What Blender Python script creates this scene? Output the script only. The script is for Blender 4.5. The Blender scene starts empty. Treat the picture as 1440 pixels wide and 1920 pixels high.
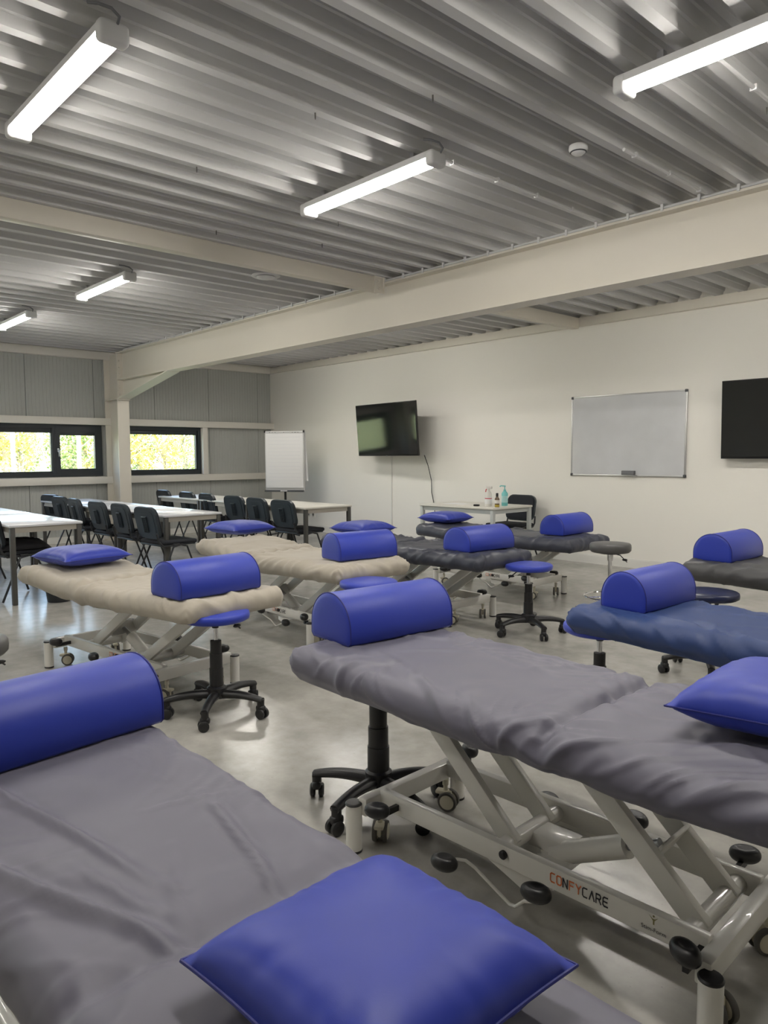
import bpy, bmesh, math, random
from mathutils import Vector, Matrix, noise
random.seed(7)
S = bpy.context.scene
C = S.collection
PI = math.pi
R_ = math.radians

# ---------------------------------------------------------------- camera
def make_camera():
    yaw, pitch, roll, f, H = -0.8282, 0.0757, -0.0055, 1384.0, 1.35
    fw = Vector((math.sin(yaw) * math.cos(pitch), math.cos(yaw) * math.cos(pitch), -math.sin(pitch)))
    r = Vector((math.cos(yaw), -math.sin(yaw), 0)); d = fw.cross(r)
    c, s = math.cos(roll), math.sin(roll)
    r2 = c * r - s * d; d2 = s * r + c * d
    cd = bpy.data.cameras.new('camera'); cam = bpy.data.objects.new('camera', cd); C.objects.link(cam)
    m = Matrix((r2, -d2, -fw)).transposed().to_4x4(); m.translation = (0, 0, H)
    cam.matrix_world = m
    cd.sensor_fit = 'AUTO'; cd.sensor_width = 36; cd.lens = f / 1920 * 36; cd.clip_start = .02; cd.clip_end = 400
    S.camera = cam
make_camera()

# ---------------------------------------------------------------- light and exposure
S.view_settings.view_transform = 'Standard'; S.view_settings.look = 'None'
S.view_settings.gamma = 1; S.view_settings.use_curve_mapping = False
S.view_settings.exposure = 0.22
LAMP = 62.0
w = bpy.data.worlds.new('world'); S.world = w; w.use_nodes = True
nt = w.node_tree; nt.nodes.clear()
sky = nt.nodes.new('ShaderNodeTexSky'); sky.sky_type = 'NISHITA'; sky.sun_disc = False
sky.sun_elevation = math.radians(38); sky.sun_rotation = math.radians(100); sky.air_density = 1.2; sky.dust_density = 1.5
bg = nt.nodes.new('ShaderNodeBackground'); bg.inputs[1].default_value = 1.25
wo = nt.nodes.new('ShaderNodeOutputWorld')
nt.links.new(sky.outputs[0], bg.inputs[0]); nt.links.new(bg.outputs[0], wo.inputs[0])
sl = bpy.data.lights.new('sun', 'SUN'); sl.energy = 9; sl.angle = .01; sl.color = (1, .93, .82)
so = bpy.data.objects.new('sun', sl); C.objects.link(so); so.rotation_euler = (math.radians(20), math.radians(52), 0)
so.location = (0, 0, 20)

# ---------------------------------------------------------------- materials
MAT = {}
def mat(name, col, rough=.5, metal=0, spec=.5, coat=0, bump=None, var=None, emit=None, sheen=0, trans=0):
    if name in MAT: return MAT[name]
    m = bpy.data.materials.new(name); m.use_nodes = True; n = m.node_tree; b = n.nodes['Principled BSDF']
    b.inputs['Base Color'].default_value = (*col, 1); b.inputs['Roughness'].default_value = rough
    b.inputs['Metallic'].default_value = metal; b.inputs['Specular IOR Level'].default_value = spec
    b.inputs['Coat Weight'].default_value = coat; b.inputs['Sheen Weight'].default_value = sheen
    b.inputs['Transmission Weight'].default_value = trans
    tc = n.nodes.new('ShaderNodeTexCoord')
    if emit:
        b.inputs['Emission Color'].default_value = (*emit[0], 1); b.inputs['Emission Strength'].default_value = emit[1]
    if var:   # (scale, amount, stretch)
        mp = n.nodes.new('ShaderNodeMapping'); mp.inputs['Scale'].default_value = var[2] if len(var) > 2 else (1, 1, 1)
        nz = n.nodes.new('ShaderNodeTexNoise'); nz.inputs['Scale'].default_value = var[0]; nz.inputs['Detail'].default_value = 6
        rp = n.nodes.new('ShaderNodeMapRange'); rp.inputs['From Min'].default_value = .3; rp.inputs['From Max'].default_value = .7
        rp.inputs['To Min'].default_value = 1 - var[1]; rp.inputs['To Max'].default_value = 1 + var[1]
        mx = n.nodes.new('ShaderNodeVectorMath'); mx.operation = 'SCALE'; mx.inputs[0].default_value = col
        n.links.new(tc.outputs['Object'], mp.inputs[0]); n.links.new(mp.outputs[0], nz.inputs[0])
        n.links.new(nz.outputs[0], rp.inputs[0]); n.links.new(rp.outputs[0], mx.inputs['Scale']); n.links.new(mx.outputs[0], b.inputs['Base Color'])
    if bump:  # (scale, strength, dist)
        nz = n.nodes.new('ShaderNodeTexNoise'); nz.inputs['Scale'].default_value = bump[0]; nz.inputs['Detail'].default_value = 3
        bp = n.nodes.new('ShaderNodeBump'); bp.inputs['Strength'].default_value = bump[1]; bp.inputs['Distance'].default_value = bump[2]
        if len(bump) > 3:
            nz.noise_type = 'RIDGED_MULTIFRACTAL'; nz.inputs['Detail'].default_value = 2.5; nz.inputs['Roughness'].default_value = .45; nz.inputs['Distortion'].default_value = .6; nz.normalize = False
        n.links.new(tc.outputs['Object'], nz.inputs[0]); n.links.new(nz.outputs[0], bp.inputs['Height']); n.links.new(bp.outputs[0], b.inputs['Normal'])
    MAT[name] = m; return m
CR = (5.5, .55, .012, 'crease')
vinyl = mat('blue_vinyl', (.02, .043, .39), .46, bump=(900, .08, .001), spec=.45, sheen=.1)
vinyl_seam = mat('blue_seam', (.014, .02, .2), .5)
grey_sheet = mat('grey_polyester', (.135, .13, .172), .5, bump=CR, sheen=.1)
dark_sheet = mat('anthracite_polyester', (.046, .05, .07), .42, bump=CR)
black_sheet = mat('faded_black_polyester', (.075, .075, .078), .48, bump=CR)
navy_sheet = mat('navy_polyester', (.024, .052, .17), .5, bump=CR)
beige_sheet = mat('beige_cotton', (.42, .38, .31), .75, bump=CR, sheen=.2)
white_metal = mat('cream_white_powder_coat', (.74, .725, .675), .3, coat=.25)
grey_metal = mat('silver_grey_powder_coat', (.46, .48, .48), .35)
black_pl = mat('black_plastic', (.012, .012, .013), .38)
black_rub = mat('black_rubber', (.018, .02, .024), .5)
chair_pl = mat('black_chair_plastic', (.02, .028, .036), .4)
chair_fab = mat('black_chair_fabric', (.012, .014, .02), .85)
chair_leg = mat('black_steel_tube', (.02, .022, .026), .3)
cream_pl = mat('cream_wheel_plastic', (.62, .58, .46), .45)
tyre = mat('dark_grey_tyre', (.1, .095, .085), .6)
chrome = mat('chrome', (.75, .75, .77), .12, metal=1)
steel = mat('brushed_steel', (.5, .51, .53), .3, metal=1)
grey_seat = mat('charcoal_vinyl', (.09, .088, .086), .4)
beam_m = mat('cream_steel_paint', (.69, .65, .57), .45, var=(1.2, .03))
rail_m = mat('cream_rail_paint', (.74, .71, .65), .45)
panel_m = mat('grey_white_panel', (.43, .44, .42), .45, var=(.8, .03))
deck_m = mat('grey_white_deck', (.56, .56, .555), .65, var=(1.3, .03, (4, .3, 1)), spec=.25)
wall_m = mat('off_white_wall_paint', (.84, .82, .765), .7, var=(.7, .015), bump=(60, .05, .002))
skirt_m = mat('white_skirting', (.74, .73, .69), .5)
frame_m = mat('anthracite_window_frame', (.022, .028, .034), .4)
glass_m = mat('window_glass', (1, 1, 1), .0, trans=1); glass_m.node_tree.nodes['Principled BSDF'].inputs['IOR'].default_value = 1.02
lamp_m = mat('lamp_diffuser', (.9, .9, .9), .4, emit=((1, .955, .885), LAMP))
lamp_h = mat('lamp_housing', (.62, .62, .62), .45)
table_top_m = mat('white_laminate', (.66, .67, .7), .22, coat=.2)
table_edge_m = mat('beige_grey_edge', (.42, .39, .34), .5)
leg_m = mat('dark_grey_table_leg', (.07, .068, .062), .4)
desk_leg_m = mat('pale_grey_desk_leg', (.45, .47, .46), .4)
desk_top_m = mat('cream_desk_laminate', (.68, .66, .6), .35)
paper_m = mat('white_paper', (.8, .8, .8), .8)
screen_m = mat('television_screen', (.006, .007, .008), .08, spec=.6)
tv_m = mat('television_bezel', (.01, .01, .01), .3)
alu_m = mat('aluminium_frame', (.55, .55, .55), .35, metal=.8)
board_m = mat('whiteboard_enamel', (.6, .61, .63), .12, var=(2.2, .06), coat=.3)
dark_pl = mat('dark_grey_plastic', (.06, .065, .07), .5)
mid_pl = mat('mid_grey_felt', (.16, .165, .175), .7)
orange_m = mat('orange_print', (.75, .2, .06), .5)
ink_m = mat('black_print', (.02, .02, .025), .5)
olive_m = mat('olive_print', (.22, .2, .08), .5)
teal_m = mat('turquoise_bottle', (.18, .55, .55), .25)
brown_m = mat('brown_bottle', (.12, .07, .035), .3)
amber_m = mat('amber_liquid', (.5, .38, .06), .3)
red_m = mat('red_trim', (.5, .03, .04), .4)
clearw_m = mat('milky_plastic', (.72, .7, .66), .35)
green_m = mat('grass', (.36, .39, .14), .9, var=(.6, .25))
leafA = mat('yellow_leaves', (.45, .38, .1), .8); leafB = mat('green_leaves', (.18, .27, .09), .8); leafC = mat('pale_green_leaves', (.32, .4, .16), .8)
bark_m = mat('bark', (.3, .27, .22), .9)
cloth_m = mat('black_jacket_cloth', (.008, .008, .011), .8)

def floor_mat():
    m = bpy.data.materials.new('polished_concrete'); m.use_nodes = True; n = m.node_tree; b = n.nodes['Principled BSDF']
    tc = n.nodes.new('ShaderNodeTexCoord')
    def nz(sc, det, rough=.6, dist=0):
        x = n.nodes.new('ShaderNodeTexNoise'); x.inputs['Scale'].default_value = sc; x.inputs['Detail'].default_value = det
        x.inputs['Roughness'].default_value = rough; x.inputs['Distortion'].default_value = dist
        n.links.new(tc.outputs['Object'], x.inputs[0]); return x
    a = nz(1.3, 5, .55); d = nz(9, 4, .6)
    mxn = n.nodes.new('ShaderNodeMix'); mxn.data_type = 'FLOAT'; mxn.inputs[0].default_value = .35
    n.links.new(a.outputs[0], mxn.inputs[2]); n.links.new(d.outputs[0], mxn.inputs[3])
    cr = n.nodes.new('ShaderNodeValToRGB'); e = cr.color_ramp.elements
    e[0].position = .34; e[0].color = (.25, .243, .222, 1); e[1].position = .66; e[1].color = (.46, .443, .405, 1)
    n.links.new(mxn.outputs[0], cr.inputs[0])
    # faint specks
    v = nz(70, 1, .5); sp = n.nodes.new('ShaderNodeMapRange'); sp.inputs['From Min'].default_value = .74; sp.inputs['From Max'].default_value = .8
    sp.inputs['To Min'].default_value = 1; sp.inputs['To Max'].default_value = .75; n.links.new(v.outputs[0], sp.inputs[0])
    vm = n.nodes.new('ShaderNodeVectorMath'); vm.operation = 'SCALE'; n.links.new(cr.outputs[0], vm.inputs[0]); n.links.new(sp.outputs[0], vm.inputs['Scale'])
    n.links.new(vm.outputs[0], b.inputs['Base Color'])
    b.inputs['Roughness'].default_value = .23
    b.inputs['Specular IOR Level'].default_value = .55
    return m
floor_m = floor_mat()

# ---------------------------------------------------------------- mesh helpers
class MB:
    def __init__(s): s.v = []; s.f = []
    def add(s, vs, fs):
        o = len(s.v); s.v += [tuple(x) for x in vs]; s.f += [tuple(i + o for i in f) for f in fs]; return s
    def box(s, c, d, rz=0, ry=0, rx=0):
        M = Matrix.Rotation(rz, 3, 'Z') @ Matrix.Rotation(ry, 3, 'Y') @ Matrix.Rotation(rx, 3, 'X'); c = Vector(c)
        vs = [c + M @ Vector((x * d[0] / 2, y * d[1] / 2, z * d[2] / 2)) for x in (-1, 1) for y in (-1, 1) for z in (-1, 1)]
        return s.add(vs, [(0, 1, 3, 2), (4, 6, 7, 5), (0, 4, 5, 1), (2, 3, 7, 6), (0, 2, 6, 4), (1, 5, 7, 3)])
    def rbox(s, c, d, r, rz=0, seg=3, ry=0, rx=0):   # box bevelled on all edges
        bm = bmesh.new(); bmesh.ops.create_cube(bm, size=1)
        for v in bm.verts: v.co = Vector((v.co.x * d[0], v.co.y * d[1], v.co.z * d[2]))
        bmesh.ops.bevel(bm, geom=bm.edges[:], offset=r, segments=seg, affect='EDGES', profile=.5)
        M = Matrix.Rotation(rz, 3, 'Z') @ Matrix.Rotation(ry, 3, 'Y') @ Matrix.Rotation(rx, 3, 'X')
        vs = [Vector(c) + M @ v.co for v in bm.verts]; fs = [tuple(v.index for v in f.verts) for f in bm.faces]; bm.free()
        return s.add(vs, fs)
    def tube(s, pts, r, n=10, cap=True, rs=None):
        pts = [Vector(p) for p in pts]; rings = []; up = None
        for i, p in enumerate(pts):
            t = ((pts[min(i + 1, len(pts) - 1)] - p).normalized() + (p - pts[max(i - 1, 0)]).normalized()).normalized()
            if up is None: up = Vector((0, 0, 1)) if abs(t.z) < .9 else Vector((1, 0, 0))
            a = t.cross(up).normalized(); b = t.cross(a).normalized(); up = -b if up.dot(-b) > 0 else b
            rr = rs[i] if rs else r
            rings.append([p + rr * (math.cos(2 * PI * k / n) * a + math.sin(2 * PI * k / n) * b) for k in range(n)])
        vs = [v for g in rings for v in g]
        fs = [(i * n + k, i * n + (k + 1) % n, (i + 1) * n + (k + 1) % n, (i + 1) * n + k) for i in range(len(pts) - 1) for k in range(n)]
        if cap: fs += [tuple(range(n - 1, -1, -1)), tuple((len(pts) - 1) * n + k for k in range(n))]
        return s.add(vs, fs)
    def lathe(s, prof, n=24, c=(0, 0, 0), axis='z'):   # prof: (r, h)
        vs = []
        for r, h in prof:
            for k in range(n):
                a = 2 * PI * k / n; x, y = r * math.cos(a), r * math.sin(a)
                p = (x, y, h) if axis == 'z' else ((h, x, y) if axis == 'x' else (x, h, y))
                vs.append((p[0] + c[0], p[1] + c[1], p[2] + c[2]))
        m = len(prof)
        fs = [(i * n + k, i * n + (k + 1) % n, (i + 1) * n + (k + 1) % n, (i + 1) * n + k) for i in range(m - 1) for k in range(n)]
        fs += [tuple(range(n - 1, -1, -1)), tuple((m - 1) * n + k for k in range(n))]
        return s.add(vs, fs)
    def prism(s, poly, h0, h1, plane='xy'):   # extrude a polygon
        n = len(poly); P = {'xy': lambda a, b, h: (a, b, h), 'xz': lambda a, b, h: (a, h, b), 'yz': lambda a, b, h: (h, a, b)}[plane]
        vs = [P(a, b, h0) for a, b in poly] + [P(a, b, h1) for a, b in poly]
        fs = [tuple(range(n - 1, -1, -1)), tuple(range(n, 2 * n))] + [(i, (i + 1) % n, n + (i + 1) % n, n + i) for i in range(n)]
        return s.add(vs, fs)
    def ball(s, c, r, nu=14, nv=8):
        c = Vector(c); vs = []
        for j in range(nv + 1):
            t = PI * j / nv
            for i in range(nu):
                a = 2 * PI * i / nu; vs.append(c + Vector((r[0] * math.sin(t) * math.cos(a), r[1] * math.sin(t) * math.sin(a), r[2] * math.cos(t))))
        return s.add(vs, [(j * nu + i, (j + 1) * nu + i, (j + 1) * nu + (i + 1) % nu, j * nu + (i + 1) % nu) for j in range(nv) for i in range(nu)])
    def mesh(s, name, m, smooth=True, ang=38):
        me = bpy.data.meshes.new(name); me.from_pydata(s.v, [], s.f); me.validate()
        bm = bmesh.new(); bm.from_mesh(me); bmesh.ops.remove_doubles(bm, verts=bm.verts, dist=1e-5)
        bmesh.ops.recalc_face_normals(bm, faces=bm.faces); bm.to_mesh(me); bm.free()
        me.materials.append(m)
        if smooth:
            me.polygons.foreach_set('use_smooth', [True] * len(me.polygons)); me.set_sharp_from_angle(angle=math.radians(ang))
        return me

def link(name, data, parent=None, loc=(0, 0, 0), rz=0, rot=None, kind=None):
    o = bpy.data.objects.new(name, data); C.objects.link(o); o.parent = parent; o.location = loc
    o.rotation_euler = rot if rot else (0, 0, rz)
    if kind: o['kind'] = kind
    return o
CACHE = {}
def part(name, key, build, m, parent, loc=(0, 0, 0), rz=0, rot=None, smooth=True, ang=38):
    """a part whose mesh is shared by all parts with the same key"""
    k = (key, m.name)
    if k not in CACHE: CACHE[k] = build().mesh(name, m, smooth, ang)
    return link(name, CACHE[k], parent, loc, rz, rot)
def one(name, mb, m, parent=None, loc=(0, 0, 0), rz=0, kind=None, smooth=True, ang=38):
    return link(name, mb.mesh(name, m, smooth, ang), parent, loc, rz, kind=kind)
def thing(name, label, cat, loc=(0, 0, 0), rz=0, group=None):
    o = link(name, None, None, loc, rz); o.empty_display_size = .1
    return tag(o, label, cat, group)
def tag(o, label, cat, group=None):
    o['label'] = label; o['category'] = cat
    if group: o['group'] = group
    return o
def copy_tree(o, parent=None):
    c = o.copy(); C.objects.link(c); c.parent = parent
    for ch in list(o.children): copy_tree(ch, c)
    return c
def sstep(a, b, x):
    t = min(1, max(0, (x - a) / (b - a))); return t * t * (3 - 2 * t)
def crease(x, y, z, w): return math.exp(-(noise.noise(Vector((x, y, z))) / w) ** 2)
def N(x, y, z=0.0): return noise.noise(Vector((x, y, z)))
def ridge(x, y, z=0.0): return 1 - abs(noise.noise(Vector((x, y, z)))) * 2.2

# ---------------------------------------------------------------- room shell
XW, YW, XE, YS, ZC = -12.03, 8.09, 3.2, -3.2, 3.03
one('floor', MB().add([(XW, YS, 0), (XE, YS, 0), (XE, YW, 0), (XW, YW, 0)], [(0, 1, 2, 3)]), floor_m, kind='structure')
# plain plastered walls with a little thickness
one('wall_back', MB().box(((XW + XE) / 2, YW + .06, 1.6), (XE - XW + .3, .12, 3.4)), wall_m, kind='structure')
one('wall_right', MB().box((XE + .06, (YS + YW) / 2, 1.6), (.12, YW - YS, 3.4)), wall_m, kind='structure')
one('wall_front', MB().box(((XW + XE) / 2, YS - .06, 1.6), (XE - XW + .3, .12, 3.4)), wall_m, kind='structure')
# ceiling: corrugated deck sheets, four ribs each
ceil = link('ceiling', None, None, (0, 0, 0), kind='structure')
def deck_build():
    prof = []
    p = .25
    for k in range(4):
        x = k * p
        prof += [(x, 0), (x + .052, 0), (x + .064, .045), (x + .074, .052), (x + .085, .1), (x + .094, .106), (x + .1, .13),
                 (x + .135, .13), (x + .14, .124), (x + .162, .124), (x + .167, .13), (x + .202, .13), (x + .208, .106), (x + .217, .1), (x + .228, .052), (x + .238, .045)]
    prof.append((1.0, 0))
    m = MB(); L = YW - YS
    vs = [(a, y, z) for y in (0, L) for a, z in prof] ; n = len(prof)
    m.add(vs, [(i, i + 1, n + i + 1, n + i) for i in range(n - 1)])
    return m
x = -5.235 - .026 - 7.0
while x < XE + .1:
    part('deck_sheet', 'deck', deck_build, deck_m, ceil, (x, YS, ZC), smooth=False); x += 1.0
one('roof_slab', MB().box(((XW + XE) / 2, (YS + YW) / 2, ZC + .2), (XE - XW + 1.4, YW - YS + .4, .1)), wall_m, ceil)
for i, (a, b) in enumerate([(-3.5, 3.1), (-4.15, 3.45), (-4.7, 3.7), (-2.4, 2.6), (-2.9, 2.3), (-1.6, 3.9), (-3.9, 2.2), (-4.7, 1.3), (-5.1, 2.9), (-6.8, 3.0)]):
    xx = -5.235 + round((a + 5.235) / .25) * .25 + (.005 if i % 2 else -.004)
    part('ceiling_screw', 'cscrew', lambda: MB().lathe([(.004, 0), (.004, -.02), (.002, -.032)], 8), tyre, ceil, (xx, b, ZC))

# left wall: vertical sandwich panels with fine ribs, cut out for the windows
wl = link('wall_left', None, None, (0, 0, 0), kind='structure')
def panel_mb(y0, y1, z0, z1):
    m = MB(); prof = [(y0, -.02), (y0 + .006, 0)]
    y = y0 + .03; k = 0
    while y < y1 - .03:
        prof += [(y, 0), (y + .004, -.0035), (y + .012, -.0035), (y + .016, 0)]; y += .055
    prof += [(y1 - .006, 0), (y1, -.02)]; n = len(prof)
    m.add([(XW + d, a, z) for z in (z0, z1) for a, d in prof], [(i, i + 1, n + i + 1, n + i) for i in range(n - 1)])
    m.box((XW - .08, (y0 + y1) / 2, (z0 + z1) / 2), (.116, y1 - y0, z1 - z0))
    return m
WIN = [(-2.6, -.2), (.3, 4.79), (5.1, 6.57)]
WZ0, WZ1 = 1.055, 1.87
PJ = [3.652 + 1.036 * k for k in range(-7, 5)]
PJ = [YS] + [p for p in PJ if YS + .1 < p < YW - .05] + [YW]
for a, b in zip(PJ[:-1], PJ[1:]):
    one('wall_panel', panel_mb(a, b, 0, WZ0), panel_m, wl, ang=20)
    one('wall_panel', panel_mb(a, b, WZ1, ZC + .12), panel_m, wl, ang=20)
    segs = [(a, b)]
    for w0, w1 in WIN:
        ns = []
        for p, q in segs:
            if w1 <= p or w0 >= q: ns.append((p, q)); continue
            if w0 > p + .01: ns.append((p, w0))
            if w1 < q - .01: ns.append((w1, q))
        segs = ns
    for p, q in segs: one('wall_panel', panel_mb(p, q, WZ0, WZ1), panel_m, wl, ang=20)
# horizontal rails and the post beside the window
one('trim_1', MB().rbox((XW + .055, (YS + YW) / 2, 1.93), (.11, YW - YS, .112), .004, seg=2), rail_m, kind='structure')
one('trim_2', MB().rbox((XW + .055, (YS + YW) / 2, .985), (.11, YW - YS, .115), .004, seg=2), rail_m, kind='structure')
one('trim_3', MB().rbox((XW + .05, 6.625, 1.46), (.1, .1, .83), .004, seg=2), rail_m, kind='structure')
one('trim_4', MB().rbox((XW + .06, (YS + YW) / 2, ZC - .045), (.12, YW - YS, .13), .004, seg=2), rail_m, kind='structure')
one('trim_5', MB().rbox(((XW + XE) / 2 , YW - .035, ZC - .05), (XE - XW, .07, .105), .004, seg=2), beam_m, kind='structure')
one('baseboard_back', MB().box(((XW + XE) / 2, YW - .008, .05), (XE - XW, .016, .1)).box(((XW + XE) / 2, YW - .005, .106), (XE - XW, .01, .012)), skirt_m, kind='structure')
one('baseboard_left', MB().box((XW + .02, (YS + YW) / 2, .05), (.04, YW - YS, .1)), skirt_m, kind='structure')
def window(n, y0, y1, mull=None):
    root = link('window_%d' % n, None, None, (0, 0, 0), kind='structure')
    def frame(a, b, z0, z1, t, d, x): 
        m = MB(); m.box((x, (a + b) / 2, z0 + t / 2), (d, b - a, t)).box((x, (a + b) / 2, z1 - t / 2), (d, b - a, t))
        m.box((x, a + t / 2, (z0 + z1) / 2), (d, t, z1 - z0 - 2 * t)).box((x, b - t / 2, (z0 + z1) / 2), (d, t, z1 - z0 - 2 * t)); return m
    one('window_frame', frame(y0, y1, WZ0, WZ1, .055, .09, XW - .02), frame_m, root, smooth=False)
    panes = [(y0 + .05, y1 - .05, False)] if mull is None else [(y0 + .05, mull, False), (mull, y1 - .05, True)]
    if mull: one('mullion', MB().box((XW - .02, mull, (WZ0 + WZ1) / 2), (.09, .05, WZ1 - WZ0 - .1)), frame_m, root, smooth=False)
    for a, b, op in panes:
        t = .07 if op else .035
        a2, b2 = a + (.025 if mull else 0), b
        sa = one('sash', frame(a2, b2, WZ0 + .05, WZ1 - .05, t, .06, XW - (.0 if op else .03)), frame_m, root, smooth=False)
        one('blind_box', MB().rbox((XW + .0, (a2 + b2) / 2, WZ1 - .05 - t - .022), (.05, b2 - a2 - 2 * t, .05), .006, seg=2), frame_m, root)
        one('pane', MB().box((XW - .03, (a2 + b2) / 2, (WZ0 + WZ1) / 2), (.006, b2 - a2 - 2 * t, WZ1 - WZ0 - .1 - 2 * t)), glass_m, root, smooth=False)
        if op:
            h = MB().rbox((XW + .04, a2 + .035, 1.47), (.014, .026, .06), .004).tube([(XW + .045, a2 + .035, 1.47), (XW + .075, a2 + .035, 1.47), (XW + .078, a2 + .035, 1.44), (XW + .078, a2 + .035, 1.37)], .008)
            one('handle', h, steel, sa)
window(1, .3, 4.79, 4.03)
window(2, 5.1, 6.57)
window(3, -2.6, -.2)
# outside ground
one('lawn', MB().box((-62, 5, -.3), (100, 140, .3)), green_m, kind='structure', smooth=False)

# ---------------------------------------------------------------- steelwork
BY = 4.925
def beam_x(x0, x1, yc, z0, z1, wd, tf=.016, tw=.012):
    return (MB().box(((x0 + x1) / 2, yc, z0 + tf / 2), (x1 - x0, wd, tf)), MB().box(((x0 + x1) / 2, yc, z1 - tf / 2), (x1 - x0, wd, tf)),
            MB().box(((x0 + x1) / 2, yc, (z0 + z1) / 2), (x1 - x0, tw, z1 - z0 - 2 * tf)))
bt = thing('steel_beam', 'deep cream I beam running across the whole room under the ceiling', 'beam', (0, 0, 0))
lo, up_, wb = beam_x(-11.43, XE, BY, 2.56, 2.99, .19)
one('bottom_flange', lo, beam_m, bt, smooth=False); one('top_flange', up_, beam_m, bt, smooth=False); one('web', wb, beam_m, bt, smooth=False)
one('haunch_web', MB().prism([(-11.43, 2.28), (-11.43, 2.56), (-9.85, 2.56)], BY - .006, BY + .006, 'xz'), beam_m, bt, smooth=False)
ang = math.atan2(.27, 1.6)
one('haunch_flange', MB().prism([(-11.43, 2.262), (-11.43, 2.28), (-9.78, 2.56), (-9.72, 2.56), (-9.76, 2.546)], BY - .095, BY + .095, 'xz'), beam_m, bt, smooth=False)
one('end_plate', MB().box((-11.425, BY, 2.61), (.02, .2, .72)), beam_m, bt, smooth=False)
for z in (2.34, 2.44, 2.66, 2.76, 2.86):
    for y in (-.06, .06): part('bolt', 'bolt', lambda: MB().lathe([(.014, 0), (.014, .016), (.008, .017), (.008, .026)], 6, axis='x'), beam_m, bt, (-11.415, BY + y, z))
ct = thing('steel_column', 'cream H column with flanges standing between the two windows', 'column', (-11.72, BY, 0))
one('flange', MB().box((.265, 0, 1.5), (.018, .19, 2.99)), beam_m, ct, smooth=False)
one('flange', MB().box((-.22, 0, 1.5), (.018, .19, 2.99)), beam_m, ct, smooth=False)
one('web', MB().box((.02, 0, 1.5), (.47, .012, 2.99)), beam_m, ct, smooth=False)
one('stiffener', MB().box((.02, -.05, 2.27), (.47, .09, .014)).box((.02, .05, 2.27), (.47, .09, .014)), beam_m, ct, smooth=False)
one('base_plate', MB().box((.02, 0, .01), (.6, .3, .02)), beam_m, ct, smooth=False)
sb = thing('ceiling_joist', 'slim cream steel joist meeting the deep beam at right angles', 'beam', (-5.30, 0, 0))
one('joist_bar', MB().rbox((0, (YS + BY - .1) / 2, 2.965), (.1, BY - .1 - YS, .13), .006, seg=2), beam_m, sb)
one('bracket', MB().box((.056, BY - .16, 2.955), (.012, .12, .15)).box((.02, BY - .106, 2.955), (.1, .012, .15)), beam_m, sb, smooth=False)
for z in (2.92, 2.99): part('bolt', 'bolt', lambda: MB(), beam_m, sb, (.062, BY - .17, z))
s2 = thing('ceiling_joist', 'slim cream steel joist between the deep beam and the television wall', 'beam', (-5.22, 0, 0))
one('joist_bar', MB().rbox((0, (YW - .07 + BY + .1) / 2, 2.965), (.1, YW - .07 - BY - .1, .13), .006, seg=2), beam_m, s2)
# small conduit with clips along the top of the beam
cd_ = thing('conduit', 'thin grey conduit clipped along the top of the deep beam', 'conduit', (0, 0, 0))
one('pipe', MB().tube([(-11.2, BY - .08, 3.004), (XE, BY - .08, 3.004)], .011, 8), lamp_h, cd_)
k = -5.235 - .25 * 20
while k < 2.5:
    part('clip', 'clip', lambda: MB().box((0, 0, 0), (.018, .01, .045)), lamp_h, cd_, (k, BY - .095, 3.003), smooth=False); k += .25
def ribx(x): return -5.235 + round((x + 5.235) / .25) * .25
for xx, y0, lab in [(-2.93, 3.12, 'thin grey conduit running along a ceiling rib from the middle lamp to the beam'), (-2.2, 3.8, 'thin grey conduit running along a ceiling rib from the smoke detector to the beam'), (-1.45, 3.1, 'thin grey conduit running along a ceiling rib behind the right-hand lamp')]:
    xr = ribx(xx) + .052
    t = thing('conduit', lab, 'conduit', (xr, 0, ZC - .014))
    one('pipe', MB().tube([(0, y0, 0), (0, BY - .1, 0)], .01, 8), lamp_h, t)
    yy = y0 + .12
    while yy < BY - .15:
        part('clip', 'clip2', lambda: MB().box((0, 0, 0), (.03, .016, .026)), lamp_h, t, (0, yy, 0), smooth=False); yy += .4

# ---------------------------------------------------------------- ceiling lamps
def make_lamp(x0, y, label, z=2.955, L=1.2):
    t = thing('tube_light', label, 'ceiling light', (x0 + L / 2, y, z), 0, 'linear ceiling lights')
    def half(w, h, n=10): return [(w * math.cos(PI * k / n), -h * math.sin(PI * k / n)) for k in range(n + 1)]
    part('housing', 'lh', lambda: MB().prism([(.055, .0), (.05, .035), (-.05, .035), (-.055, 0)], -.56, .56, 'yz'), lamp_h, t)
    part('diffuser', 'ld', lambda: MB().prism(half(.047, .034), -.545, .545, 'yz'), lamp_m, t)
    for s in (-1, 1):
        part('end_cap', 'lc', lambda: MB().rbox((0, 0, -.002), (.06, .118, .08), .018, seg=3), lamp_h, t, (s * .57, 0, 0))
        part('mount', 'lm', lambda: MB().box((0, 0, 0), (.03, .03, .05)), steel, t, (s * .4, 0, .058), smooth=False)
    part('cable', 'lcab', lambda: MB().tube([(0, 0, 0), (.03, 0, .03), (.03, -.03, .05), (.01, -.07, .06), (-.02, -.1, .066)], .006, 6), mid_pl, t, (.585, .01, .015))
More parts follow.
